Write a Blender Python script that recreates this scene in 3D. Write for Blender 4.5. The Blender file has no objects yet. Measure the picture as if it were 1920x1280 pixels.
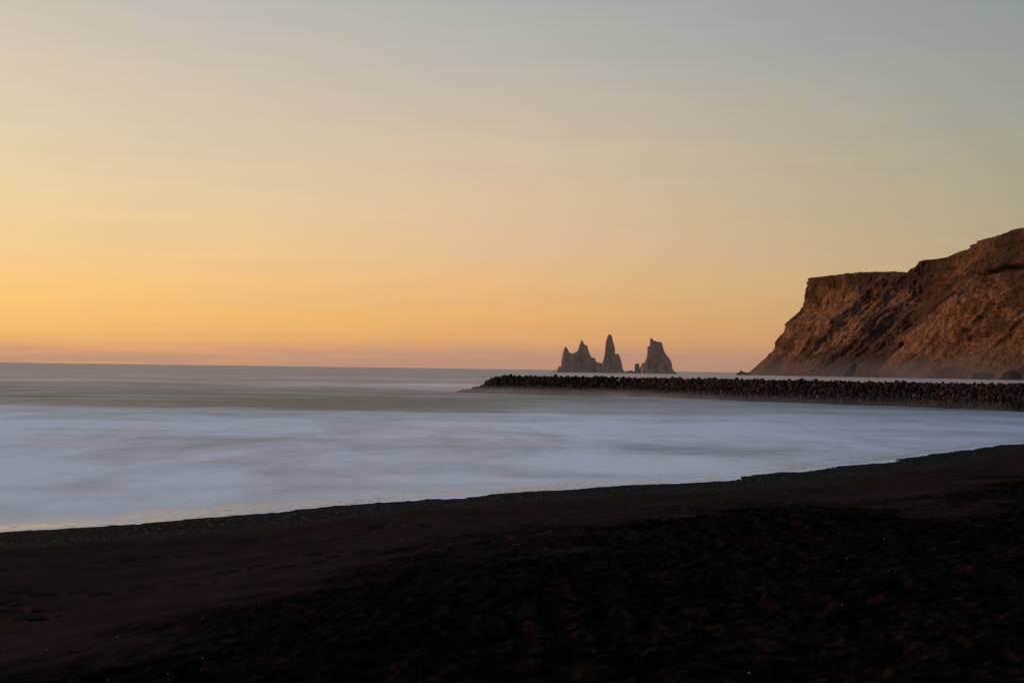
import bpy, bmesh, math, random
import numpy as np
from mathutils import Matrix, Vector, Euler

random.seed(7)
R = math.radians
scene = bpy.context.scene
col = scene.collection

# ------------------------------------------------------------------ render settings
scene.render.engine = 'CYCLES'
scene.cycles.use_denoising = True
scene.cycles.max_bounces = 5
scene.cycles.volume_bounces = 0
scene.view_settings.view_transform = 'Standard'
scene.view_settings.look = 'None'
scene.view_settings.exposure = 0
scene.view_settings.gamma = 1

# ------------------------------------------------------------------ camera
CAM_H = 5.0
F = 2133.33                       # focal length in photo pixels (40 mm on a 36 mm sensor)
PITCH = math.atan(52 / F)
ROLL = 0.0134
cam_d = bpy.data.cameras.new('camera')
cam_d.lens = 40
cam_d.sensor_width = 36
cam_d.clip_start = 0.1
cam_d.clip_end = 200000
cam = bpy.data.objects.new('camera', cam_d)
col.objects.link(cam)
CM = Matrix.Rotation(math.pi / 2 + PITCH, 4, 'X') @ Matrix.Rotation(ROLL, 4, 'Z')
cam.matrix_world = Matrix.Translation((0, 0, CAM_H)) @ CM
scene.camera = cam


def ray(px, py):
    d = Vector(((px - 960) / F, -(py - 640) / F, -1))
    return CM.to_3x3() @ d


def ground_pt(px, py, z=0.0):
    d = ray(px, py)
    t = (z - CAM_H) / d.z
    return d.x * t, d.y * t


def at_dist(px, py, Y):
    d = ray(px, py)
    t = Y / d.y
    return d.x * t, Y, CAM_H + d.z * t


# ------------------------------------------------------------------ numpy noise
_rng = np.random.RandomState(11)
_T = _rng.rand(256, 256)
_T3 = _rng.rand(64, 64, 64)


def vn(x, y):
    x = np.asarray(x, float); y = np.asarray(y, float)
    xi = np.floor(x).astype(int); yi = np.floor(y).astype(int)
    fx = x - xi; fy = y - yi
    fx = fx * fx * fx * (fx * (fx * 6 - 15) + 10); fy = fy * fy * fy * (fy * (fy * 6 - 15) + 10)
    a = _T[xi & 255, yi & 255]; b = _T[(xi + 1) & 255, yi & 255]
    c = _T[xi & 255, (yi + 1) & 255]; d = _T[(xi + 1) & 255, (yi + 1) & 255]
    return (a + (b - a) * fx) * (1 - fy) + (c + (d - c) * fx) * fy


def fbm(x, y, oct=4, gain=.5, ridge=False):
    s = 0; a = 1; t = 0
    for k in range(oct):
        n = vn(x * 2.03 ** k + 17.3 * k, y * 2.03 ** k + 9.1 * k)
        if ridge:
            n = 1 - np.abs(2 * n - 1)
        s = s + a * n; t += a; a *= gain
    return s / t


def sstep(a, b, x):
    t = np.clip((np.asarray(x, float) - a) / (b - a), 0, 1)
    return t * t * (3 - 2 * t)


# ------------------------------------------------------------------ object helpers
def tag(o, label=None, cat=None, group=None, kind=None):
    if label: o['label'] = label
    if cat: o['category'] = cat
    if group: o['group'] = group
    if kind: o['kind'] = kind
    return o


def mesh_np(name, verts, faces, mat, smooth=True, attrs=None, parent=None):
    """verts (n,3), faces (m,4) or (m,3) int arrays"""
    me = bpy.data.meshes.new(name)
    verts = np.ascontiguousarray(verts, dtype=np.float32)
    faces = np.ascontiguousarray(faces, dtype=np.int32)
    n, m, k = len(verts), len(faces), faces.shape[1]
    me.vertices.add(n); me.vertices.foreach_set('co', verts.ravel())
    me.loops.add(m * k); me.loops.foreach_set('vertex_index', faces.ravel())
    me.polygons.add(m)
    me.polygons.foreach_set('loop_start', np.arange(0, m * k, k, dtype=np.int32))
    me.update(calc_edges=True)
    me.polygons.foreach_set('use_smooth', np.full(m, smooth, dtype=bool))
    for an, av in (attrs or {}).items():
        at = me.attributes.new(an, 'FLOAT', 'POINT')
        at.data.foreach_set('value', np.ascontiguousarray(av, dtype=np.float32).ravel())
    me.validate()
    me.materials.append(mat)
    o = bpy.data.objects.new(name, me)
    col.objects.link(o)
    if parent: o.parent = parent
    return o


def grid_faces(nr, nc, wrap=False):
    i = np.arange(nr - 1)[:, None]; j = np.arange(nc if wrap else nc - 1)[None, :]
    j2 = (j + 1) % nc
    return np.stack([i * nc + j, i * nc + j2, (i + 1) * nc + j2, (i + 1) * nc + j], -1).reshape(-1, 4)


# ------------------------------------------------------------------ material helper
def lin(c):
    c = [v / 255 for v in c]
    return tuple([(v / 12.92 if v <= .04045 else ((v + .055) / 1.055) ** 2.4) for v in c] + [1.0])


class NT:
    def __init__(s, tree):
        s.t = tree; s.n = tree.nodes; s.l = tree.links

    def new(s, typ, **kw):
        n = s.n.new(typ)
        for k, v in kw.items():
            setattr(n, k, v)
        return n

    def put(s, sock, v):
        if isinstance(v, bpy.types.NodeSocket): s.l.new(v, sock)
        else: sock.default_value = v

    def math(s, op, a, b=0.0, c=0.0, clamp=False):
        n = s.new('ShaderNodeMath', operation=op, use_clamp=clamp)
        s.put(n.inputs[0], a); s.put(n.inputs[1], b); s.put(n.inputs[2], c)
        return n.outputs[0]

    def mix(s, f, a, b, blend='MIX'):
        n = s.new('ShaderNodeMix', data_type='RGBA', blend_type=blend)
        s.put(n.inputs[0], f); s.put(n.inputs[6], a); s.put(n.inputs[7], b)
        return n.outputs[2]

    def rng(s, v, a, b, c=0.0, d=1.0, smooth=True):
        n = s.new('ShaderNodeMapRange', interpolation_type='SMOOTHSTEP' if smooth else 'LINEAR')
        s.put(n.inputs[0], v)
        for k, w in zip((1, 2, 3, 4), (a, b, c, d)): s.put(n.inputs[k], w)
        return n.outputs[0]

    def ramp(s, f, stops, interp='LINEAR'):
        n = s.new('ShaderNodeValToRGB')
        cr = n.color_ramp; cr.interpolation = interp
        while len(cr.elements) < len(stops): cr.elements.new(.5)
        for e, (p, c) in zip(cr.elements, stops):
            e.position = p; e.color = c if len(c) == 4 else (*c, 1)
        s.put(n.inputs[0], f)
        return n.outputs[0]

    def noise(s, vec, scale, detail=4, rough=.55, dist=0.0):
        n = s.new('ShaderNodeTexNoise')
        s.put(n.inputs['Vector'], vec); n.inputs['Scale'].default_value = scale
        n.inputs['Detail'].default_value = detail; n.inputs['Roughness'].default_value = rough
        n.inputs['Distortion'].default_value = dist
        return n.outputs[0]

    def mapping(s, vec, sc, rot=(0, 0, 0), loc=(0, 0, 0)):
        n = s.new('ShaderNodeMapping')
        s.put(n.inputs[0], vec); n.inputs['Scale'].default_value = sc
        n.inputs['Rotation'].default_value = rot; n.inputs['Location'].default_value = loc
        return n.outputs[0]

    def attr(s, name):
        return s.new('ShaderNodeAttribute', attribute_name=name).outputs['Fac']

    def pos(s):
        return s.new('ShaderNodeNewGeometry').outputs['Position']


def material(name):
    m = bpy.data.materials.new(name); m.use_nodes = True
    t = NT(m.node_tree); t.n.clear()
    out = t.new('ShaderNodeOutputMaterial')
    return m, t, out


def principled(t, color, rough=.8, spec=.3, normal=None):
    p = t.new('ShaderNodeBsdfPrincipled')
    t.put(p.inputs['Base Color'], color); t.put(p.inputs['Roughness'], rough)
    t.put(p.inputs['Specular IOR Level'], spec)
    if normal is not None: t.put(p.inputs['Normal'], normal)
    return p


def bump(t, h, strength, dist):
    b = t.new('ShaderNodeBump'); t.put(b.inputs['Height'], h)
    b.inputs['Strength'].default_value = strength; b.inputs['Distance'].default_value = dist
    return b.outputs[0]


# ------------------------------------------------------------------ world: dusk sky
SUN_AZ, SUN_EL = R(-78), R(6)      # azimuth from +Y towards +X, elevation
world = bpy.data.worlds.new('World'); scene.world = world; world.use_nodes = True
w = NT(world.node_tree); w.n.clear()
wout = w.new('ShaderNodeOutputWorld')
bg = w.new('ShaderNodeBackground')
tc = w.new('ShaderNodeTexCoord').outputs['Generated']
sx = w.new('ShaderNodeSeparateXYZ'); w.put(sx.inputs[0], tc)
X, Y, Z = sx.outputs
hor = w.math('SQRT', w.math('ADD', w.math('MULTIPLY', X, X), w.math('MULTIPLY', Y, Y)))
az = w.math('ARCTAN2', X, Y)                                  # -pi..pi, 0 = straight ahead
el = w.math('ARCTAN2', Z, hor)
# very faint layered haze wobble
cl = w.mapping(tc, (2.2, 2.2, 42))
wob = w.math('MULTIPLY', w.math('SUBTRACT', w.noise(cl, 1.2, 3, .5), .5), .010)
wob = w.math('MULTIPLY', wob, w.rng(el, 0, .10, 1.0, .5))
e = w.math('ADD', el, wob)
ef = w.math('DIVIDE', w.math('ADD', e, 0.02), 0.62)           # 0..1 over -1.1..34 deg


def epos(py, hy=692):
    return max(0, min(1, (math.atan((hy - py) / F) + .02) / .62))


SKY = {}
SKY['left'] = [(0, (205, 150, 118)), (epos(678, 680), (208, 156, 122)), (epos(655, 680), (222, 165, 118)),
               (epos(638, 680), (242, 182, 112)), (epos(600, 680), (251, 195, 116)), (epos(540, 680), (252, 203, 131)),
               (epos(470, 680), (246, 208, 149)), (epos(380, 680), (238, 211, 164)), (epos(260, 680), (227, 208, 177)),
               (epos(130, 680), (215, 201, 182)), (epos(0, 680), (201, 193, 182)), (.72, (165, 172, 178)), (1, (146, 158, 172))]
SKY['mid'] = [(0, (190, 140, 118)), (epos(690), (192, 145, 122)), (epos(665), (202, 152, 121)),
              (epos(640), (222, 165, 112)), (epos(600), (231, 176, 112)), (epos(540), (232, 184, 129)),
              (epos(470), (229, 190, 149)), (epos(380), (222, 193, 160)), (epos(260), (210, 191, 166)),
              (epos(130), (192, 185, 172)), (epos(0), (174, 178, 174)), (.72, (150, 160, 168)), (1, (134, 147, 163))]
SKY['right'] = [(0, (168, 128, 112)), (epos(698, 704), (176, 137, 118)), (epos(670, 704), (188, 144, 114)),
                (epos(640, 704), (196, 152, 112)), (epos(600, 704), (196, 160, 118)), (epos(540, 704), (190, 166, 128)),
                (epos(470, 704), (182, 166, 134)), (epos(380, 704), (172, 165, 140)), (epos(260, 704), (163, 162, 148)),
                (epos(130, 704), (153, 158, 154)), (epos(0, 704), (141, 150, 152)), (.72, (128, 143, 155)), (1, (118, 134, 152))]
SKY['back'] = [(0, (112, 104, 112)), (.08, (132, 120, 126)), (.2, (150, 134, 134)), (.38, (136, 134, 142)), (.65, (118, 130, 148)), (1, (108, 126, 152))]
SKY['glow'] = [(0, (240, 160, 90)), (.08, (255, 190, 100)), (.2, (255, 206, 130)), (.4, (240, 208, 160)), (.7, (190, 185, 180)), (1, (150, 160, 175))]
rp = {k: w.ramp(ef, [(p, lin(c)) for p, c in v]) for k, v in SKY.items()}
# left edge az = -24.2 deg, right edge = +24.2 deg
c = w.mix(w.rng(az, R(-24.5), 0, smooth=False), rp['left'], rp['mid'])
c = w.mix(w.rng(az, 0, R(24.5), smooth=False), c, rp['right'])
c = w.mix(w.rng(az, R(26), R(95)), c, rp['back'])
c = w.mix(w.rng(az, R(-27), R(-52), 0, .8), c, rp['glow'])
c = w.mix(w.rng(az, R(-70), R(-135)), c, rp['back'])
# towards the zenith every azimuth meets the same dusk blue
c = w.mix(w.rng(el, R(28), R(75)), c, lin((124, 140, 162)))
# grey-mauve cloud bank lying on the horizon
nb = w.noise(w.mapping(tc, (5, 5, 120)), 2.0, 5, .55)
bank = w.math('MULTIPLY', w.rng(e, .004, .024, 1, 0), w.rng(nb, .36, .56))
bank = w.math('MULTIPLY', bank, .68)
c = w.mix(bank, c, lin((188, 144, 122)))
# thin streaks of high cloud
st1 = w.noise(w.mapping(tc, (1.6, 1.6, 16), (0, R(5), 0)), 1.3, 6, .6, .6)
st2 = w.noise(w.mapping(tc, (3.0, 3.0, 60), (0, R(-2), 0)), 1.5, 5, .6, .3)
sv = w.math('ADD', w.math('MULTIPLY', w.math('SUBTRACT', st1, .5), .16), w.math('MULTIPLY', w.math('SUBTRACT', st2, .5), .09))
cw = w.new('ShaderNodeCombineColor'); w.put(cw.inputs[0], w.math('ADD', 1, sv)); w.put(cw.inputs[1], w.math('ADD', 1, w.math('MULTIPLY', sv, .8))); w.put(cw.inputs[2], w.math('SUBTRACT', 1, w.math('MULTIPLY', sv, .5)))
c = w.mix(1, c, cw.outputs[0], 'MULTIPLY')
sky = w.new('ShaderNodeTexSky', sky_type='NISHITA')
sky.sun_disc = False; sky.sun_elevation = SUN_EL; sky.sun_rotation = SUN_AZ % (2 * math.pi)
sky.altitude = 0; sky.dust_density = 2
skym = w.mix(1.0, sky.outputs[0], (.10, .10, .10, 1), 'MULTIPLY')
c = w.mix(.04, c, skym)
w.put(bg.inputs[0], c); bg.inputs[1].default_value = 1.0
w.l.new(bg.outputs[0], wout.inputs[0])

sd = bpy.data.lights.new('sun', 'SUN'); sd.energy = 2.6; sd.angle = R(3.0); sd.color = (1, .43, .175)
sun = bpy.data.objects.new('sun', sd); col.objects.link(sun)
sun.location = (-300, 150, 60)
S = Vector((math.sin(SUN_AZ) * math.cos(SUN_EL), math.cos(SUN_AZ) * math.cos(SUN_EL), math.sin(SUN_EL)))
sun.rotation_euler = (-S).to_track_quat('-Z', 'Y').to_euler()

# ------------------------------------------------------------------ shoreline
sh_px = [(0, 998), (150, 990), (300, 979), (520, 960), (760, 937), (960, 924), (1150, 912), (1300, 905), (1365, 899),
         (1420, 891), (1500, 881), (1640, 868), (1690, 861), (1780, 845), (1880, 834), (1920, 831)]
shp = [ground_pt(*p) for p in sh_px]
xs = [p[0] for p in shp]; ys = [p[1] for p in shp]
x0, y0 = xs[0], ys[0]
SX = np.array([-4000, -400, -60, -30] + xs + [60, 85, 115, 150, 400, 4000], float)
SY = np.array([y0 - 1900, y0 - 190, y0 - 24, y0 - 8.5] + ys + [104, 122, 137, 180, 420, 4200], float)


def shore_y(x):
    return np.interp(x, SX, SY)


def shore_d(x, y):
    """signed distance: > 0 on the sand"""
    yy = shore_y(x)
    m = (shore_y(x + 2.5) - shore_y(x - 2.5)) / 5
    return (yy - y) / np.sqrt(1 + m * m)


BD = np.array([-3000, -60, -10, 0, 3, 8, 16, 26, 34, 60, 400, 6000.])
BZ = np.array([-12, -4.0, -.5, 0, .10, .48, 1.35, 2.45, 3.32, 4.2, 5, 6.])

# footprints: (x, y, heading, size, depth)
prints = []


def trail(pxs, step, jit=.05, depth=.035, size=.30):
    pts = []
    for (px, py) in pxs:
        z = 2.2
        for _ in range(12):
            gx, gy = ground_pt(px, py, z)
            z = .6 * z + .4 * float(np.interp(shore_d(gx, gy), BD, BZ))
        pts.append((gx, gy))
    side = 1
    for (a, b) in zip(pts[:-1], pts[1:]):
        L = math.hypot(b[0] - a[0], b[1] - a[1]); n = max(1, int(L / step))
        h = math.atan2(b[1] - a[1], b[0] - a[0])
        for k in range(n):
            if random.random() < .12: continue
            t = (k + random.uniform(-.15, .15)) / n
            x = a[0] + (b[0] - a[0]) * t - math.sin(h) * .10 * side + random.gauss(0, jit)
            y = a[1] + (b[1] - a[1]) * t + math.cos(h) * .10 * side + random.gauss(0, jit)
            side = -side
            prints.append((x, y, h + random.gauss(0, .15), size * random.uniform(.8, 1.2), depth * random.uniform(.6, 1.3)))


trail([(10, 1059), (300, 1037), (640, 1000), (760, 984)], .62)
trail([(700, 978), (860, 975), (1000, 972), (1180, 960), (1320, 945), (1480, 930)], .42, .10, .05)
trail([(40, 1104), (200, 1104), (330, 1078), (520, 1052), (640, 1024), (720, 1018)], .62, .07, .045)
trail([(0, 1120), (90, 1155), (160, 1150)], .5)
trail([(560, 1058), (700, 1030), (900, 1012), (1120, 985)], .6, .08, .05)
trail([(200, 1100), (420, 1088), (620, 1062)], .7, .12, .05)
trail([(690, 1015), (800, 1002), (940, 998), (1080, 990), (1240, 968), (1400, 955), (1600, 935), (1900, 912)], .5, .22, .04)
trail([(860, 1012), (1000, 1000), (1200, 985), (1450, 962), (1700, 945), (1900, 930)], .5, .3, .04)
trail([(1480, 962), (1640, 948), (1800, 946), (1920, 940)], .5, .3, .05)
trail([(1000, 1035), (1250, 1005), (1500, 985), (1800, 965)], .45, .5, .05)

# ------------------------------------------------------------------ beach (one sheet, finer towards the viewer)
def build_beach():
    inv = np.linspace(1 / 3.6, 1 / 140., 1250)
    rad = np.concatenate([[0.0, 1.0, 2.0], 1 / inv[:], np.array([150, 165, 190, 230, 300, 420, 700, 1200, 2200, 5000.])])
    # extra rows where the shore crosses at grazing angles
    extra = np.linspace(26, 100, 330)
    rad = np.unique(np.round(np.concatenate([rad, extra]), 4))
    a_in = np.linspace(R(-29), R(29), 900)
    a_out = np.linspace(R(29), R(331), 90)[1:-1]
    ang = np.concatenate([a_in, a_out])
    rr, aa = np.meshgrid(rad, ang, indexing='ij')
    x = rr * np.sin(aa); y = rr * np.cos(aa)
    d = shore_d(x, y)
    z = np.interp(d, BD, BZ)
    near = 1 - sstep(80, 140, rr)
    # wavering waterline: low swash lobes and a lacy edge
    z = z + near * (fbm(x / 3.1, y / 3.1, 3) - .5) * .05 * sstep(-4, 0, d) * (1 - sstep(3, 9, d))
    z = z + near * (fbm(x / .35, y / .35, 2) - .5) * .018 * sstep(-3, -.5, d) * (1 - sstep(1, 4, d))
    # ridges pushed up parallel to the water
    along = (x + y) * .70
    z = z + near * (fbm(along / 9, d / 1.6, 3) - .5) * .10 * sstep(4, 9, d)
    # churned sand away from the water: overlapping hollows
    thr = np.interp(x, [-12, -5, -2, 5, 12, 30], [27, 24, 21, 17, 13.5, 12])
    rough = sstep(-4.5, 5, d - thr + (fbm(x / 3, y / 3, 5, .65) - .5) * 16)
    chop = fbm(x / .42 + 3, y / .34, 4, .55, ridge=True)
    hol = vn(x / .33, y / .30) * vn(x / .21 + 40, y / .23)
    z = z + near * rough * ((chop - .6) * .13 - hol * .09 + (fbm(x / 1.7, y / 1.5, 2) - .5) * .22)
    z = z + near * (1 - rough) * sstep(5, 9, d) * (fbm(x / .5, y / .5, 3) - .5) * .022
    V = np.stack([x, y, z], -1).reshape(-1, 3)
    # footprints
    vx = V[:, 0]; vy = V[:, 1]
    dz = np.zeros(len(V)); prn = np.zeros(len(V))
    allr = rr.ravel()
    order = np.argsort(allr, kind='stable'); sr = allr[order]
    for (fx, fy, h, sz, dp) in prints:
        fr = math.hypot(fx, fy); sz *= .9 + fr / 38; dp *= .9 + fr / 50
        i0, i1 = np.searchsorted(sr, [fr - .5, fr + .5])
        idx = order[i0:i1]
        dx = vx[idx] - fx; dy = vy[idx] - fy
        m = (np.abs(dx) < .6) & (np.abs(dy) < .6)
        idx = idx[m]; dx = dx[m]; dy = dy[m]
        u = (dx * math.cos(h) + dy * math.sin(h)) / (sz * .55)
        v = (-dx * math.sin(h) + dy * math.cos(h)) / (sz * .42)
        q = u * u + v * v
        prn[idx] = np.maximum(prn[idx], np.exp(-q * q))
        dz[idx] += -2.8 * dp * np.exp(-q * q * .8) + dp * .45 * np.exp(-((np.sqrt(q) - 1.45) ** 2) / .08)
    V[:, 2] += dz
    dd = d.ravel()
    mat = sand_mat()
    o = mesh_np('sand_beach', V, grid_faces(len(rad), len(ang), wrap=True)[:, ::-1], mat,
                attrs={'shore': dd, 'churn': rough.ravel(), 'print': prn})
    return tag(o, kind='structure')


def sand_mat():
    m, t, out = material('black_sand')
    p = t.pos(); s = t.attr('shore'); ch = t.attr('churn')
    big = t.noise(t.mapping(p, (1, 1, 0)), .55, 4, .6)
    fine = t.noise(p, 60, 3, .6)
    grain = t.noise(p, 260, 2, .7)
    mid = t.noise(p, 7, 4, .6)
    dry = t.ramp(big, [(.3, (.0165, .0125, .0112)), (.6, (.0250, .0190, .0168)), (.8, (.031, .0225, .0190))])
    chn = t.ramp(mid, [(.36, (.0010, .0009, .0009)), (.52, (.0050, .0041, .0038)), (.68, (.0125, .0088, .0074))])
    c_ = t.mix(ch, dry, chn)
    # scattered pale grains
    vor = t.new('ShaderNodeTexVoronoi'); t.put(vor.inputs['Vector'], p); vor.inputs['Scale'].default_value = 22
    speck = t.math('MULTIPLY', t.rng(vor.outputs['Distance'], .0, .16, 1, 0),
                   t.math('GREATER_THAN', t.new_sep(vor.outputs['Color']), .86))
    c_ = t.mix(t.math('MULTIPLY', speck, t.math('SUBTRACT', 1, ch)), c_, (.035, .03, .028, 1))
    c_ = t.mix(t.rng(t.attr('print'), .1, .6, 0, .96), c_, (.002, .0018, .0018, 1))  # shade inside the footprints put into the sand colour
    # wet band by the water: bluish and glossier, with pebbles
    wob = t.math('MULTIPLY', t.math('SUBTRACT', t.noise(t.mapping(p, (1, 1, 0)), .5, 3), .5), 3.0)
    wet = t.rng(t.math('ADD', s, wob), 2.0, 6.0, 1, 0)
    v2 = t.new('ShaderNodeTexVoronoi'); t.put(v2.inputs['Vector'], p); v2.inputs['Scale'].default_value = 14
    peb = t.ramp(t.new_sep(v2.outputs['Color']), [(.0, (.003, .0034, .0038)), (.7, (.007, .008, .009)), (.93, (.016, .018, .02)), (1, (.12, .125, .13))])
    c_ = t.mix(wet, c_, peb)
    h = t.math('ADD', t.math('MULTIPLY', mid, .6), t.math('ADD', t.math('MULTIPLY', fine, .3), t.math('MULTIPLY', grain, .12)))
    h = t.math('SUBTRACT', h, t.math('MULTIPLY', t.math('MULTIPLY', v2.outputs['Distance'], wet), .35))
    nrm = bump(t, h, .7, .03)
    pr = principled(t, c_, t.rng(wet, 0, 1, .95, .9), t.rng(wet, 0, 1, .0, .015), nrm)
    t.l.new(pr.outputs[0], out.inputs[0])
    return m


def _sep(s, colr):
    n = s.new('ShaderNodeSeparateColor'); s.put(n.inputs[0], colr); return n.outputs[0]


NT.new_sep = _sep


# ------------------------------------------------------------------ sea
def build_sea():
    inv = np.linspace(1 / 18., 1 / 2500., 260)
    rad = np.unique(np.concatenate([[0, 8], 1 / inv, np.linspace(26, 110, 150), np.linspace(110, 400, 90),
                                    np.geomspace(2600, 90000, 16)]))
    ang = np.concatenate([np.linspace(R(-30), R(30), 420), np.linspace(R(30), R(330), 90)[1:-1]])
    rr, aa = np.meshgrid(rad, ang, indexing='ij')
    x = rr * np.sin(aa); y = rr * np.cos(aa)
    d = -shore_d(x, y)
    z = (fbm(x / 45, y / 14, 2) - .5) * .5 * sstep(60, 160, d) * (1 - sstep(500, 1500, rr))
    o = mesh_np('sea', np.stack([x, y, z], -1).reshape(-1, 3), grid_faces(len(rad), len(ang), wrap=True)[:, ::-1],
                sea_mat(), attrs={'shore': d.ravel(), 'range': rr.ravel()})
    return tag(o, kind='structure')


def sea_mat():
    m, t, out = material('blurred_sea')
    p = t.pos(); s = t.attr('shore')
    sep = t.new('ShaderNodeSeparateXYZ'); t.put(sep.inputs[0], p)
    px, py, _ = sep.outputs
    # distance seaward measured along y, drives the broad bands
    bend = t.math('MULTIPLY', t.math('SUBTRACT', t.noise(t.mapping(p, (.022, .012, 0), loc=(3, 1, 0)), 1, 5, .6), .5), 110)
    yy = t.math('ADD', py, t.math('MULTIPLY', bend, t.rng(py, 60, 190)))
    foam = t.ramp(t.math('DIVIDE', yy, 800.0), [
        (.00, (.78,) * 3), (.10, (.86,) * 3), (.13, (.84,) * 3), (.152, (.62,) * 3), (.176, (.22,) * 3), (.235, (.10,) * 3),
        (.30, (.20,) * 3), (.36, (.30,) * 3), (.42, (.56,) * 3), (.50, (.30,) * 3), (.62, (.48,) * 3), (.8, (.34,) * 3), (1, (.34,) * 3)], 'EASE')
    # wisps of foam smeared by the long exposure; finer close in, broader far out
    wn = t.noise(t.mapping(p, (.11, .055, 0), (0, 0, R(-14))), 1, 6, .60, .8)
    w2 = t.noise(t.mapping(p, (.34, .26, 0), (0, 0, R(-30))), 1, 5, .6, .5)
    wf = t.noise(t.mapping(p, (.030, .011, 0)), 1, 6, .62, .6)
    wl = t.noise(t.mapping(p, (.016, .075, 0)), 1, 6, .68, .4)
    nearw = t.rng(py, 70, 190, 1, 0)
    ww = t.math('ADD', t.math('MULTIPLY', t.math('SUBTRACT', wn, .5), t.math('MULTIPLY', nearw, 1.55)),
                t.math('ADD', t.math('MULTIPLY', t.math('SUBTRACT', w2, .5), t.math('MULTIPLY', nearw, .5)),
                       t.math('ADD', t.math('MULTIPLY', t.math('SUBTRACT', wf, .5), 1.0), t.math('MULTIPLY', t.math('SUBTRACT', wl, .5), 1.15))))
    foam = t.math('ADD', foam, ww, clamp=True)

    def blob(cx, cy, rx, ry, a):
        u = t.math('DIVIDE', t.math('SUBTRACT', px, cx), rx); v = t.math('DIVIDE', t.math('SUBTRACT', py, cy), ry)
        q = t.math('ADD', t.math('MULTIPLY', u, u), t.math('MULTIPLY', v, v))
        return t.math('MULTIPLY', t.math('POWER', 2.718, t.math('MULTIPLY', q, -1)), a)
    foam = t.math('SUBTRACT', foam, blob(-18, 158, 16, 26, .55), clamp=True)
    foam = t.math('ADD', foam, blob(-22, 340, 26, 45, .40), clamp=True)
    foam = t.math('ADD', foam, blob(32, 150, 32, 40, .35), clamp=True)
    # thin film near the sand: foam fades, the film mirrors the sky
    film = t.rng(t.math('ADD', s, t.math('MULTIPLY', t.math('SUBTRACT', w2, .5), 5)), .2, 5.2, 1, 0)
    along = t.math('MULTIPLY', t.math('ADD', px, py), .7)
    cv = t.new('ShaderNodeCombineXYZ'); t.put(cv.inputs[0], t.math('MULTIPLY', along, .16)); t.put(cv.inputs[1], t.math('MULTIPLY', s, 1.5))
    streak = t.noise(cv.outputs[0], 1, 6, .7)
    cv2 = t.new('ShaderNodeCombineXYZ'); t.put(cv2.inputs[0], t.math('MULTIPLY', along, 2.2)); t.put(cv2.inputs[1], t.math('MULTIPLY', s, 9.0))
    grit = t.noise(cv2.outputs[0], 1, 4, .75)
    film2 = t.math('MULTIPLY', film, t.rng(streak, .38, .60, .25, 1.0))
    foam = t.math('MULTIPLY', foam, t.math('SUBTRACT', 1, t.math('MULTIPLY', film2, t.rng(px, -15, -5, .62, .26))))
    edge = t.rng(s, .0, .35, 1, 0)
    foam = t.math('ADD', foam, t.math('MULTIPLY', edge, .55), clamp=True)
    white = t.new('ShaderNodeBsdfDiffuse')
    t.put(white.inputs[0], t.mix(t.rng(py, 190, 330), t.mix(t.rng(px, -10, 62), (.84, .94, .99, 1), (.46, .62, .77, 1)), (.97, .83, .76, 1)))  # foam darkens rightward: weaker sunset light put into its colour
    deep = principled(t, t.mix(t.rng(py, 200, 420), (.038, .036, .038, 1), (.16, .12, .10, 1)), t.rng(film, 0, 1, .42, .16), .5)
    deep.inputs['IOR'].default_value = 1.33
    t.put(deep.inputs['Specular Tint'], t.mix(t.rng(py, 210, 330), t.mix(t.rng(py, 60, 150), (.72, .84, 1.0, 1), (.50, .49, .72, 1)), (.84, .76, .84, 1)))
    rb = t.noise(t.mapping(p, (.25, 1.1, 0)), 1, 5, .7)
    t.put(deep.inputs['Normal'], bump(t, rb, .25, .3))
    gl = t.new('ShaderNodeBsdfGlossy'); gl.inputs['Roughness'].default_value = .14; gl.inputs[0].default_value = (.86, .84, .84, 1)
    t.put(gl.inputs['Normal'], bump(t, streak, .06, .05))
    dk = t.new('ShaderNodeBsdfDiffuse'); dk.inputs[0].default_value = (.012, .012, .013, 1)
    gm = t.new('ShaderNodeMixShader'); t.put(gm.inputs[0], t.math('MULTIPLY', film2, t.rng(px, -15.5, -6, .8, .10))); t.l.new(deep.outputs[0], gm.inputs[1]); t.l.new(gl.outputs[0], gm.inputs[2])
    pebb = t.math('MULTIPLY', t.math('MULTIPLY', t.rng(grit, .53, .62), t.rng(s, .2, 4.0, 1, 0)), t.rng(streak, .44, .56))
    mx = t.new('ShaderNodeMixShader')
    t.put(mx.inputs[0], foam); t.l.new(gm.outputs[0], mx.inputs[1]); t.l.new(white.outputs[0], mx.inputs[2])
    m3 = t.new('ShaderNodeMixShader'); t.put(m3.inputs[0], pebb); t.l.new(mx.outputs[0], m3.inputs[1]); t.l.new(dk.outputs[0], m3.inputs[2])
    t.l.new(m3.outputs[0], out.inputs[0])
    return m


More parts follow.
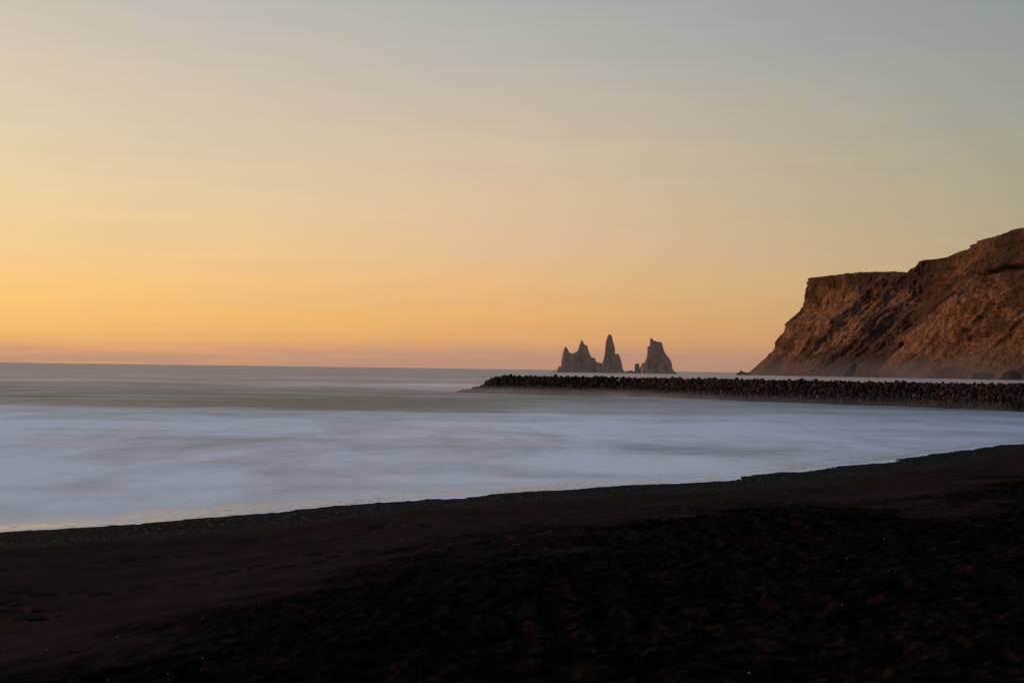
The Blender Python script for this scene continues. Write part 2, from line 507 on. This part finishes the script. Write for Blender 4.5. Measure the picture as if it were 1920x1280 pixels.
# ------------------------------------------------------------------ rock materials
def rock_mat(name, dark, mid_, light, scale, bdist, base_dark=None, tint=False):
    m, t, out = material(name)
    p = t.pos()
    n1 = t.noise(p, scale, 6, .65)
    n2 = t.noise(p, scale * 7, 4, .6)
    c_ = t.ramp(t.math('ADD', t.math('MULTIPLY', n1, .7), t.math('MULTIPLY', n2, .3)),
                [(.33, dark), (.5, mid_), (.68, light)])
    if tint:
        oi = t.new('ShaderNodeObjectInfo')
        at = t.attr('tone')
        r_ = t.math('ADD', t.math('MULTIPLY', oi.outputs['Random'], t.math('LESS_THAN', at, .001)), at)
        c_ = t.mix(1, c_, t.ramp(r_, [(0, (.3, .3, .32)), (.4, (.65, .62, .62)), (.75, (1.05, .9, .82)), (.92, (1.7, 1.3, 1.05)), (1, (4.2, 2.7, 1.8))]), 'MULTIPLY')
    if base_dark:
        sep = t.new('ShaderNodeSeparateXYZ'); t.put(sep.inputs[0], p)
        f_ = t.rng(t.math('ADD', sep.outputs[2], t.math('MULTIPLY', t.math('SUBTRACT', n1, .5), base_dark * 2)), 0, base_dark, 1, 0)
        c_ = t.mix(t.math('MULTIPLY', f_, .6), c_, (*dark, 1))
    h = t.math('ADD', n1, t.math('MULTIPLY', n2, .35))
    pr = principled(t, c_, .85, .15, bump(t, h, .9, bdist))
    t.l.new(pr.outputs[0], out.inputs[0])
    return m


# ------------------------------------------------------------------ sea stacks
def stack(name, outline, Yd, depth, mat, seed, label):
    """outline in photo pixels: measured skyline; the rock is built in metres at its own distance."""
    pts = [at_dist(px, py, Yd) for (px, py) in outline]
    X_ = np.array([p[0] for p in pts]); H = np.array([max(p[2], -1) for p in pts])
    X_ = np.maximum.accumulate(X_ + np.arange(len(X_)) * 1e-3)
    xa, xb = X_[0] - 2, X_[-1] + 2
    gx = np.arange(xa, xb, .55); gy = np.arange(-depth, depth + .1, 1.1)
    xx, yy = np.meshgrid(gx, gy, indexing='ij')
    wob = (fbm(xx / 9 + seed, yy / 9, 3) - .5) * 7 * sstep(3, depth, np.abs(yy))
    top = np.interp(xx + wob, X_, H, left=-2, right=-2)
    hmax = H.max()
    top = top + (fbm(xx / 2.6 + seed, yy / 4, 3, .6) - .48) * 4.5 * np.clip(top / hmax, 0, 1) * (top > 3)
    half = depth * (1.02 - .80 * np.clip(top / hmax, 0, 1) ** .8) * (.8 + .4 * vn(xx / 7 + seed, yy * 0 + 3))
    q = np.abs(yy) / np.maximum(half, 1)
    z = np.where(q < 1, top * (1 - np.clip(q, 0, 1) ** 2.6), 0)
    low = depth * .9 * (1 - .35 * vn(xx / 15, yy / 15 + seed))
    z = np.maximum(z, np.minimum(top, hmax * .6 * fbm(xx / 12, yy / 12, 3)) * (1 - sstep(.2, 1.0, np.abs(yy) / low)))
    z = z + (fbm(xx / 3, yy / 3, 4, .6) - .5) * np.minimum(np.abs(z) * .10, 4) * sstep(1, 6, np.abs(yy))
    z = z - 1.5 * (top < .5)
    cx = (xa + xb) / 2
    V = np.stack([xx - cx, yy, z], -1).reshape(-1, 3)
    o = mesh_np(name, V, grid_faces(len(gx), len(gy)), mat, smooth=False)
    o.location = (cx, Yd, 0)
    return tag(o, label, 'sea stack', 'sea stacks far offshore')


def Zm(l):
    return [(1020 + a / 6.857, 600 + b / 6.857) for a, b in l]


# ------------------------------------------------------------------ headland
def build_headland(mat):
    # skyline above the base, measured from the photo: (px, py top), base distances
    # plan of the foot of the cliff (x, y): from far tip round to the near right
    foot_px = [(1398, 2150), (1440, 2010), (1500, 1900), (1590, 1800), (1680, 1730), (1750, 1600), (1840, 1480), (1930, 1400), (2100, 1300), (2400, 1200), (2900, 1150)]
    P = []
    for px, Yd in foot_px:
        d = ray(px, 700); P.append((d.x / d.y * Yd, Yd))
    P = np.array(P)
    # wrap round the tip: back side runs away to the right, far behind
    tip = P[0]
    back = np.array([[tip[0] + 900, tip[1] + 900], [tip[0] + 420, tip[1] + 420], [tip[0] + 150, tip[1] + 150], [tip[0] + 22, tip[1] + 34]])
    path = np.vstack([back, P])
    seg = np.r_[0, np.cumsum(np.hypot(*np.diff(path, axis=0).T))]
    nS = 1050
    # dense where seen
    s_tip = seg[4]
    s = np.concatenate([np.linspace(0, s_tip - 60, 60)[:-1], np.linspace(s_tip - 60, seg[12], 1000), np.linspace(seg[12], seg[-1], 60)[1:]])
    # smooth path
    def sm(v):
        b = np.interp(s, seg, v)
        f = np.interp(np.arange(s[0] - 90, s[-1] + 90, 3.0), s, b)
        k = np.hanning(25); k /= k.sum()
        return np.interp(s, np.arange(s[0] - 90, s[-1] + 90, 3.0), np.convolve(f, k, 'same')) if False else b
    bx = sm(path[:, 0]); by = sm(path[:, 1])
    k = np.hanning(41); k /= k.sum()
    for _ in range(2):
        px_ = np.pad(bx, 20, mode='reflect', reflect_type='odd'); py_ = np.pad(by, 20, mode='reflect', reflect_type='odd')
        bx = np.convolve(px_, k, 'valid'); by = np.convolve(py_, k, 'valid')
    tx = np.gradient(bx, s); ty = np.gradient(by, s)
    L = np.hypot(tx, ty); tx /= L; ty /= L
    nx, ny = -ty, tx                                # inland normal (to the left of travel)
    if nx[500] * 1 + ny[500] * 0 < 0: nx, ny = -nx, -ny
    su = np.arange(s[0], s[-1], 4.0); kk = np.hanning(61); kk /= kk.sum()
    def smn(a):
        u_ = np.pad(np.interp(su, s, a), 30, mode='edge'); return np.interp(s, su, np.convolve(u_, kk, 'valid'))
    snx, sny = smn(nx), smn(ny); wl = 1 - sstep(s_tip + 180, s_tip + 420, s)
    nx = nx * (1 - wl) + snx * wl; ny = ny * (1 - wl) + sny * wl; L = np.hypot(nx, ny); nx /= L; ny /= L
    # profile: outward setback vs height fraction (from the skyline of the tip)
    pr = [(110, 970), (160, 935), (225, 880), (275, 830), (290, 770), (345, 710), (365, 650), (430, 600), (470, 545), (485, 480), (500, 430), (500, 365)]
    pv = np.array([(985 - b) / 620 for a, b in pr]); pv[0] = 0
    po = np.array([(a - 110) / 390 for a, b in pr])
    nV = 230
    v = np.linspace(-.03, 1, nV)
    ss, vv = np.meshgrid(s, v, indexing='ij')
    BX = np.repeat(bx[:, None], nV, 1); BY = np.repeat(by[:, None], nV, 1)
    NX = np.repeat(nx[:, None], nV, 1); NY = np.repeat(ny[:, None], nV, 1)
    # height of the rim as a function of view azimuth on the seen side
    rim = [(1300, 522), (1512, 522), (1530, 520), (1580, 515), (1620, 512), (1700, 511), (1706, 503), (1716, 500), (1722, 490), (1760, 484), (1772, 483), (1800, 473),
           (1812, 466), (1820, 458), (1860, 447), (1880, 443), (1920, 430), (2000, 415), (2300, 400), (3000, 395)]
    zprev = None
    T = np.full(len(s), 165.0)
    SB = 95.0 + 17 * (1 - sstep(s_tip + 60, s_tip + 300, s))                                       # total lean of the cliff
    for _ in range(4):
        ex = bx + nx * SB; ey = by + ny * SB         # where the rim stands
        pxx = 960 + F * ex / ey
        hy = 692 + (pxx - 960) * math.tan(ROLL)
        rimy = np.interp(pxx, [a for a, b in rim], [b for a, b in rim])
        T2 = CAM_H + (hy - rimy) / F * ey
        i_tip = int(np.argmin(pxx))
        T = np.where(np.arange(len(s)) < i_tip, T2[i_tip], T2)
    lean = np.interp(vv, pv, po); SB = SB[:, None]
    # front faces: scree apron below, steep crags above; big buttresses and gullies running diagonally
    hz = vv * T[:, None]
    wrap = sstep(s_tip + 20, s_tip + 200, ss)
    diag = ss - hz * .9
    g1 = fbm(diag / 95 + 3.3, hz / 300 + .7, 3, .5, ridge=True)
    g2 = fbm(diag / 34 + 8, hz / 130, 3, .55, ridge=True)
    g3 = fbm((ss - hz * .5) / 13, hz / 15 + 5, 5, .6)
    g4 = fbm(ss / 5, hz / 5, 3, .6)
    strata = fbm(ss / 240, hz / 9.0, 3, .6)
    body = np.sin(np.clip(vv, 0, 1) * math.pi) ** .6
    crag = sstep(.62, .80, vv)
    out_ = lean * SB
    out_ = out_ - wrap * body * (g1 - .62) * 60 - (.35 + .65 * wrap) * body * (g2 - .55) * 20 * (1 - .4 * crag)
    out_ = out_ - (g3 - .5) * 9 * (.3 + .7 * np.clip(body, 0, 1)) - (g4 - .5) * 5.0
    out_ = out_ + (strata - .5) * 7 * crag
    # the near block stands forward of the far face; its edge runs down to the left
    sb = s[int(np.argmin(np.abs(960 + F * bx / by - 1655) + 1e4 * (np.arange(len(s)) < i_tip)))]
    blk = sstep(-4, 20, ss - hz * .42 - sb + (fbm(hz / 22, hz * 0, 3) - .5) * 26)
    out_ = out_ - 34 * blk * (1 - .75 * np.clip(vv, 0, 1)) * (1 - sstep(sb + 120, sb + 420, ss))
    bowl = np.exp(-(((ss - hz * .5 - sb - 105) / 62) ** 2 + ((vv - .26) / .24) ** 2))
    out_ = out_ + bowl * 26
    # columns near the rim
    out_ = out_ - crag * (fbm(ss / 6, hz / 45, 2, .5, ridge=True) - .5) * 4 * (1 - .6 * sstep(.97, 1, vv))
    # overhanging terrace line on the near block
    near_blk = sstep(seg[9] - 10, seg[9] + 40, ss)
    tz = .72 + .02 * np.sin(ss / 60)
    out_ = out_ + near_blk * 14 * np.exp(-((vv - tz) / .012) ** 2) - near_blk * 6 * sstep(tz + .01, tz + .03, vv)
    # sea caves
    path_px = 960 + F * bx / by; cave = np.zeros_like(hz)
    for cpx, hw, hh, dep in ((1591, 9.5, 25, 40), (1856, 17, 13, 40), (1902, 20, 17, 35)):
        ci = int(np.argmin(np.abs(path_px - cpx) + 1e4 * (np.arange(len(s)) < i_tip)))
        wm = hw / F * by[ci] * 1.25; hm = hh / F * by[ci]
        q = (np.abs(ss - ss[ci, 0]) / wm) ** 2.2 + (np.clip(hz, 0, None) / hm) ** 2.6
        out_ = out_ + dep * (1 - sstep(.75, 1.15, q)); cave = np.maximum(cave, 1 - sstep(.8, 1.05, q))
    VX = BX + NX * out_; VY = BY + NY * out_
    VZ = hz + (fbm(ss / 20, vv * 6, 3) - .5) * 4 * sstep(.9, 1, vv) * wrap
    # grassy plateau running back from the rim
    pb = [1.0, 4, 12, 30, 70, 160, 350]
    ex_x, ex_y, ex_z = [], [], []
    for q in pb:
        ex_x.append(VX[:, -1] + nx * q * .9 + np.maximum(0, q - 12) * 0.5); ex_y.append(VY[:, -1] + ny * q * .35 + q * .6)
        ex_z.append(VZ[:, -1] + min(q, 12) * .22 - max(0, q - 12) * .05 + (fbm(s / 15, s * 0 + q, 2) - .5) * 1.2)
    VX = np.concatenate([VX, np.array(ex_x).T], 1); VY = np.concatenate([VY, np.array(ex_y).T], 1); VZ = np.concatenate([VZ, np.array(ex_z).T], 1)
    n2 = nV + len(pb)
    hfrac = np.concatenate([vv, np.ones((len(s), len(pb)))], 1)
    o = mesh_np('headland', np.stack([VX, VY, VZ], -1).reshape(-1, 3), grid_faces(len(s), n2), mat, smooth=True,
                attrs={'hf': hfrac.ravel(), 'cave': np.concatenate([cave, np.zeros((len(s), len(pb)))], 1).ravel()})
    return tag(o, kind='structure')


def cliff_mat():
    m, t, out = material('cliff_rock')
    p = t.pos(); hf = t.attr('hf')
    n1 = t.noise(p, .018, 6, .65)
    n2 = t.noise(p, .11, 6, .7)
    n3 = t.noise(t.mapping(p, (.5, .5, 1.6)), .35, 5, .7)
    mixn = t.math('ADD', t.math('MULTIPLY', n2, .5), t.math('MULTIPLY', n3, .5))
    rock = t.ramp(mixn, [(.34, (.05, .038, .032)), (.45, (.16, .100, .070)), (.54, (.32, .185, .12)), (.66, (.50, .29, .18))])
    grass = t.ramp(n3, [(.3, (.07, .052, .024)), (.7, (.20, .125, .06))])
    gm = t.math('MULTIPLY', t.rng(n1, .50, .60), .6)
    c_ = t.mix(gm, rock, grass)
    big = t.noise(t.mapping(p, (1, 1, 1.3), (0, R(35), 0)), .012, 5, .6)
    c_ = t.mix(t.math('MULTIPLY', t.rng(big, .46, .56), .80), c_, (.055, .040, .032, 1))  # dark patches: shade of hollows and gullies put into the rock colour
    vs_ = t.noise(t.mapping(p, (.16, .16, .028)), 1, 5, .7)
    c_ = t.mix(t.math('MULTIPLY', t.rng(vs_, .50, .62), .65), c_, (.045, .034, .030, 1))  # dark vertical streaks: crevice shade put into the colour
    # darker crags under the rim and greyed dark foot, base haze put into its colour
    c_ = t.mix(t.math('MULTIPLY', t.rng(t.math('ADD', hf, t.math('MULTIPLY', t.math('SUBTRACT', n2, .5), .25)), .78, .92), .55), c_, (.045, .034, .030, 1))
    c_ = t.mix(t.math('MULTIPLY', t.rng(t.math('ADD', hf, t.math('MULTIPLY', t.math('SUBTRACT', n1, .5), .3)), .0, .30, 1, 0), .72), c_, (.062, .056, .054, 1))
    c_ = t.mix(t.math('MULTIPLY', t.attr('cave'), .45), c_, (.02, .018, .018, 1))  # shade of the cave mouths put into the rock colour
    h = t.math('ADD', t.math('MULTIPLY', n2, 1.0), t.math('MULTIPLY', n3, .6))
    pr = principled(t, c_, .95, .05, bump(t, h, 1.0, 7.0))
    t.l.new(pr.outputs[0], out.inputs[0])
    return m


# ------------------------------------------------------------------ boulders
def boulder_data(i, seed):
    rnd = random.Random(seed)
    bm = bmesh.new()
    sc = Vector((rnd.uniform(.9, 1.35), rnd.uniform(.7, 1.0), rnd.uniform(.6, .9)))
    for k in range(15):                                # broken rock: a few corners joined by flat faces
        zz = 1 - 2 * (k + .5) / 15; a = k * 2.4 + rnd.uniform(-.5, .5); q = math.sqrt(max(0, 1 - zz * zz))
        r_ = rnd.uniform(.72, 1.12)
        bm.verts.new((q * math.cos(a) * r_ * sc.x, q * math.sin(a) * r_ * sc.y, zz * r_ * sc.z))
    hull = bmesh.ops.convex_hull(bm, input=bm.verts)
    loose = [v for v in bm.verts if not v.link_faces]
    bmesh.ops.delete(bm, geom=loose, context='VERTS')
    bmesh.ops.bevel(bm, geom=list(bm.edges), offset=.045, segments=1, affect='EDGES')
    bmesh.ops.triangulate(bm, faces=bm.faces[:])
    bmesh.ops.recalc_face_normals(bm, faces=bm.faces[:])
    me = bpy.data.meshes.new('boulder')
    bm.to_mesh(me); bm.free()
    return me


def build_breakwater(mat):
    # crest line, from the root beyond the right edge to the tip
    foot = [ground_pt(1920, 771), ground_pt(1700, 762), ground_pt(1400, 752), ground_pt(1150, 741), ground_pt(897, 735), ground_pt(862, 734.2)]
    foot = np.array([(x, y) for x, y in foot])
    d0 = (foot[0] - foot[1]); d0 /= np.hypot(*d0)
    foot = np.vstack([foot[0] + d0 * 46, foot])
    seg = np.r_[0, np.cumsum(np.hypot(*np.diff(foot, axis=0).T))]
    Lt = seg[-1]
    def fp(s): return np.array([np.interp(s, seg, foot[:, 0]), np.interp(s, seg, foot[:, 1])])
    def nrm(s):
        a = fp(max(0, s - 3)); b = fp(min(Lt, s + 3)); t_ = (b - a) / np.hypot(*(b - a))
        n = np.array([-t_[1], t_[0]])
        if n[1] < 0: n = -n
        return t_, n                                # n points away from the viewer
    HT = 3.9
    def top_h(s):                                    # crest height
        px = 960 + F * fp(s)[0] / fp(s)[1]
        return float(np.interp(px, [862, 878, 892, 898, 908, 925, 5000], [.35, .75, 1.5, 2.5, 3.4, 3.6, 3.6])) + .3 * (1 - s / Lt)
    # core of small dark rubble so no light shows through
    ns, nv = 260, 22
    V = np.zeros((ns, nv, 3))
    for i in range(ns):
        s = Lt * i / (ns - 1)
        p0 = fp(s); t_, n = nrm(s); h = max(.1, top_h(s) - .58); ws = min(1, .25 + .75 * h / 2.7)
        endf = 1 - .99 * float(sstep(Lt - .5, Lt, s))
        for j in range(nv):
            u = -1 + 2 * j / (nv - 1)
            prof = min(1, (1 - abs(u)) * 1.25)
            off = (6.3 + u * 5.4) * ws
            V[i, j] = (p0[0] + n[0] * off, p0[1] + n[1] * off, -1 + (h + 1) * prof * endf)
    nz = (fbm(V[..., 0] / 1.2, V[..., 1] / 1.2 + V[..., 2], 3) - .5) * .9
    V[..., 2] += nz
    core = mesh_np('breakwater_core', V.reshape(-1, 3), grid_faces(ns, nv), mat, smooth=False, attrs={'tone': np.full(ns * nv, .02)})
    tag(core, 'dark packed rubble bank filling the inside of the breakwater under its boulders', 'rubble bank')
    core['kind'] = 'stuff'
    rnd = random.Random(5)
    spots = []
    s = 0.0
    # rows up the face, over the crest
    NR = 10
    for r_i in range(NR + 4):
        s = rnd.uniform(0, .6)
        while s < Lt + .5:
            sz = rnd.uniform(.23, .44) * (1.6 if rnd.random() < .10 else 1)
            u = r_i / NR                           # 0 foot .. 1 crest edge, > 1 across the top
            h = top_h(min(s, Lt))
            if u <= 1:
                off = u * 4.6; z = -.05 + u * (h - .35)
            else:
                off = 4.6 + (u - 1) * NR * .8; z = h - .35 + rnd.uniform(-.1, .12)
            off *= min(1, .25 + .75 * h / 2.9)
            p0 = fp(min(s, Lt)); t_, n = nrm(min(s, Lt))
            over = max(0, s - Lt); p0 = p0 + t_ * over; z -= over * .35
            spots.append([p0[0] + n[0] * (off + rnd.gauss(0, .16)), p0[1] + n[1] * (off + rnd.gauss(0, .16)), z + rnd.gauss(0, .09), sz, r_i, s])
            s += sz * rnd.uniform(1.15, 1.55)
    # the 300 that show largest: nearest in view
    def score(q):
        px = 960 + F * q[0] / q[1]
        if px > 1936: return -1
        return q[3] / q[1] * (1 if q[4] < NR + 1 else .5) * (2.5 if px < 899 else 1)
    order = sorted(spots, key=score, reverse=True)
    indiv = order[:300]; rest = order[300:]
    metas = [boulder_data(i, 100 + i) for i in range(14)]
    for me in metas: me.materials.append(mat)
    # arrays for stuff
    arrs = []
    for me in metas:
        n = len(me.vertices); a = np.zeros(n * 3); me.vertices.foreach_get('co', a)
        f = np.array([p.vertices[:] for p in me.polygons]); arrs.append((a.reshape(-1, 3), f))
    for q in indiv:
        me = metas[rnd.randrange(len(metas))]
        o = bpy.data.objects.new('boulder', me)
        o.location = q[:3]
        o.rotation_euler = (rnd.uniform(0, 6.3), rnd.uniform(0, 6.3), rnd.uniform(0, 6.3))
        o.scale = (q[3],) * 3
        col.objects.link(o)
        px = 960 + F * q[0] / q[1]
        if px < 899:
            lab = 'brown boulder tumbled into the water at the sloping outer tip of the breakwater'
        elif q[4] == 0:
            lab = 'spray-wet boulder in the lowest row along the foot of the breakwater'
        elif q[4] >= NR:
            lab = 'dark boulder standing on the crest of the breakwater against the far sea'
        elif q[4] >= 5:
            lab = 'dark angular boulder on the upper face of the breakwater'
        else:
            lab = 'dark angular boulder on the middle face of the breakwater'
        tag(o, lab, 'boulder', 'boulders piled up as the breakwater')
    VV, FF, TT = [], [], []; base = 0
    for q in rest:
        a, f = arrs[rnd.randrange(len(arrs))]
        M_ = np.array(Euler((rnd.uniform(0, 6.3), rnd.uniform(0, 6.3), rnd.uniform(0, 6.3))).to_matrix())
        VV.append(a @ M_.T * q[3] + np.array(q[:3])); FF.append(f + base); base += len(a)
        TT.append(np.full(len(a), max(.01, rnd.random())))
    o = mesh_np('boulder_pile', np.vstack(VV), np.vstack(FF), mat, smooth=False, attrs={'tone': np.concatenate(TT)})
    tag(o, 'farther part of the breakwater, a long pile of small dark boulders reaching into the sea', 'boulder pile', kind='stuff')
    return foot, len(spots)


# ------------------------------------------------------------------ mist banks
def mist(name, path, width, height, dens, seed, label, colr=(.72, .70, .74), sc=.12, fade=None, pw=1.0):
    """a low bank of sea spray following a line; density fades at its edges"""
    path = np.array(path); n = len(path)
    V = []; 
    for i in range(n):
        a = path[max(0, i - 1)]; b = path[min(n - 1, i + 1)]; t_ = (b - a) / np.hypot(*(b - a)); q = np.array([-t_[1], t_[0]])
        for (u, z) in ((-1, .03), (1, .03), (1, height), (-1, height)):
            V.append((path[i][0] + q[0] * u * width / 2, path[i][1] + q[1] * u * width / 2, z))
    Fc = []
    for i in range(n - 1):
        for j in range(4):
            Fc.append((i * 4 + j, i * 4 + (j + 1) % 4, (i + 1) * 4 + (j + 1) % 4, (i + 1) * 4 + j))
    Fc += [(3, 2, 1, 0), (n * 4 - 4, n * 4 - 3, n * 4 - 2, n * 4 - 1)]
    m, t, out = material(name)
    p = t.pos(); sep = t.new('ShaderNodeSeparateXYZ'); t.put(sep.inputs[0], p)
    nz = t.noise(t.mapping(p, (sc, sc, sc * 2)), 1, 3, .5)
    if fade: dens = t.math('MULTIPLY', t.rng(sep.outputs[0], *fade), dens)
    hfall = t.rng(t.math('ADD', sep.outputs[2], t.math('MULTIPLY', t.math('SUBTRACT', nz, .5), height * .7)), 0, height * .85, 1, 0)
    dn = t.math('MULTIPLY', t.math('MULTIPLY', t.math('POWER', hfall, pw), t.rng(nz, .30, .60, .25, 1.0)), dens)
    vs = t.new('ShaderNodeVolumeScatter'); vs.inputs[0].default_value = (*colr, 1)
    t.put(vs.inputs['Density'], dn); vs.inputs['Anisotropy'].default_value = .2
    t.l.new(vs.outputs[0], out.inputs['Volume'])
    o = mesh_np(name, V, np.array(Fc), m, smooth=False)
    return tag(o, label, 'mist', kind='stuff')


# ------------------------------------------------------------------ build
build_beach()
build_sea()
stack_mat = rock_mat('stack_rock', (.30, .205, .150), (.39, .26, .19), (.50, .335, .24), .09, 1.2, None)  # pale warm tones: distance haze over the stacks put into the rock colour
stack('sea_stack', Zm([(95, 664), (150, 640), (185, 595), (218, 590), (222, 480), (245, 400), (262, 350), (280, 338), (300, 360), (328, 420), (360, 432), (400, 415),
                       (430, 395), (455, 320), (475, 265), (487, 252), (505, 290), (525, 318), (555, 330), (570, 380), (585, 430), (610, 480), (660, 492), (666, 535),
                       (700, 545), (740, 555), (765, 600), (790, 664)]), 2300, 34, stack_mat, 3,
      'wide double-peaked sea stack, leftmost of the rocks offshore')
stack('sea_stack', Zm([(715, 664), (742, 555), (760, 530), (780, 440), (788, 350), (793, 265), (806, 250), (812, 200), (830, 186), (845, 180), (868, 192), (878, 215), (880, 250), (895, 290), (910, 350),
                       (911, 432), (930, 436), (948, 430), (968, 450), (985, 510), (998, 560), (1003, 620), (1030, 668)]), 2290, 26, stack_mat, 8,
      'tall narrow spire of a sea stack with a lower shoulder on its right')
stack('sea_stack', Zm([(1160, 664), (1167, 655), (1168, 548), (1190, 546), (1222, 555), (1228, 600), (1230, 664)]), 2280, 6, stack_mat, 5,
      'tiny square pillar of rock just left of the right-hand sea stack')
stack('reef_rock', Zm([(1045, 672), (1065, 660), (1110, 648), (1140, 654), (1160, 655), (1185, 662), (1240, 672)]), 2285, 8, stack_mat, 6,
      'low flat reef awash between the tall spire and the right-hand sea stack')
stack('sea_stack', Zm([(1238, 668), (1243, 600), (1265, 560), (1300, 545), (1315, 500), (1329, 465), (1331, 335), (1350, 337), (1362, 345), (1364, 240), (1372, 232), (1390, 232), (1410, 262), (1450, 280), (1500, 275),
                       (1520, 300), (1535, 370), (1560, 430), (1600, 480), (1630, 530), (1640, 620), (1690, 687)]), 2270, 30, stack_mat, 12,
      'broad flat-topped sea stack with a hooked horn, rightmost of the rocks offshore')
for o in list(col.objects):
    if o.name.startswith('reef_rock'): o['category'] = 'reef'; del o['group']
stack('skerry', [(1381, 699.5), (1386, 697), (1390, 693.5), (1392, 696), (1396, 697.5), (1402, 698), (1408, 700)], 2050, 5, rock_mat('skerry_rock', (.05, .04, .035), (.09, .07, .06), (.14, .10, .08), .1, .6), 4,
      'small pointed skerry in the sea at the foot of the headland tip')
for o in list(col.objects):
    if o.name.startswith('skerry'): o['category'] = 'skerry'; del o['group']
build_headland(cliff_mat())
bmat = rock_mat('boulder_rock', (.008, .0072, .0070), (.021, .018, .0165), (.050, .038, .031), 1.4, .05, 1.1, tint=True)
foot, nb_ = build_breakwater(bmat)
print('boulders', nb_)

# pebbles and shell chips on the sand
peb_mat, t, out = material('pale_pebble')
oi = t.new('ShaderNodeObjectInfo')
cc = t.ramp(oi.outputs['Random'], [(0, (.12, .115, .11)), (1, (.24, .23, .22))])
cc = t.mix(t.noise(t.pos(), 90, 3), cc, (.12, .11, .10, 1))
t.l.new(principled(t, cc, .6, .4).outputs[0], out.inputs[0])
ora_mat, t, out = material('orange_pebble')
cc = t.mix(t.noise(t.pos(), 90, 3), (.42, .18, .08, 1), (.22, .08, .04, 1))
t.l.new(principled(t, cc, .6, .4).outputs[0], out.inputs[0])
pm = [boulder_data(i, 900 + i) for i in range(5)]
po_ = []
for me in pm:
    k = me.copy(); me.materials.append(peb_mat); k.materials.append(ora_mat); po_.append(k)
beach = bpy.data.objects['sand_beach']
bpy.context.view_layer.update()
WH = [(82, 1025, 1), (276, 1000, 1.2), (308, 1001, 1), (387, 977, .7), (380, 1158, 1.2), (220, 1194, 1.3), (88, 1218, 1.2), (8, 1216, 1), (486, 1133, .9), (555, 1134, .9),
      (860, 1035, .7), (1473, 924, .8), (1452, 1047, 1), (1646, 1034, .9), (1666, 1070, .8), (1854, 1065, .7), (1357, 1235, 1.1), (1579, 1133, .9), (1195, 1090, .6), (535, 1013, .6), (392, 995, .6), (1214, 1004, .6)]
OR = [(380, 1234, 1.2), (963, 1021.5, 1.3), (972, 1020.5, 1.2), (1524, 1031, 1), (1588, 1047, 1), (1659, 1010, 1), (1572, 1071, 1), (1405, 1261, 1.5), (315, 1263, 1.2), (202, 1274, 1.2), (1010, 1166, .8)]
for lst, ms, lab, gr in ((WH, pm, 'small pale pebble lying alone on the black sand', 'pale pebbles on the black sand'),
                         (OR, po_, 'small orange pebble lying on the black sand', 'orange pebbles on the black sand')):
    for (px, py, k) in lst:
        d = ray(px, py).normalized()
        hit = beach.ray_cast(Vector((0, 0, CAM_H)), d)
        if not hit[0]: continue
        o = bpy.data.objects.new('pebble', random.choice(ms)); col.objects.link(o)
        sz = k * 1.25 * (hit[1] - Vector((0, 0, CAM_H))).length / F
        o.scale = (sz * 1.3, sz, sz * .8); o.rotation_euler = (0, 0, random.uniform(0, 6))
        o.location = hit[1] + Vector((0, 0, sz * .35))
        tag(o, lab, 'pebble', gr)

# spray
import sys
fpth = [tuple(p) for p in foot]
o_ = np.array([-.69, -.72]) * 1.0
mist('wave_spray', [(x + o_[0], y + o_[1]) for x, y in fpth[1:]] + [(foot[-1][0] - 3, foot[-1][1] + 3)], 17, 2.6, .085, 1,
     'thin low band of blurred wave spray washing along the foot of the breakwater', fade=(-15, 60, 1.1, .22), pw=2.0, sc=.16, colr=(.66, .74, .86))
hp = [ground_pt(px, 712) for px in (0,)]
cp = []
for px, Yd in [(1440, 1980), (1500, 1870), (1590, 1770), (1680, 1690), (1750, 1560), (1840, 1440), (1930, 1360)]:
    d = ray(px, 700); cp.append((d.x / d.y * Yd - 25, Yd - 10))
mist('sea_haze', cp, 90, 40, .0030, 2, 'pale sea haze hanging low at the foot of the dark headland', sc=.012, colr=(.45, .55, .66))
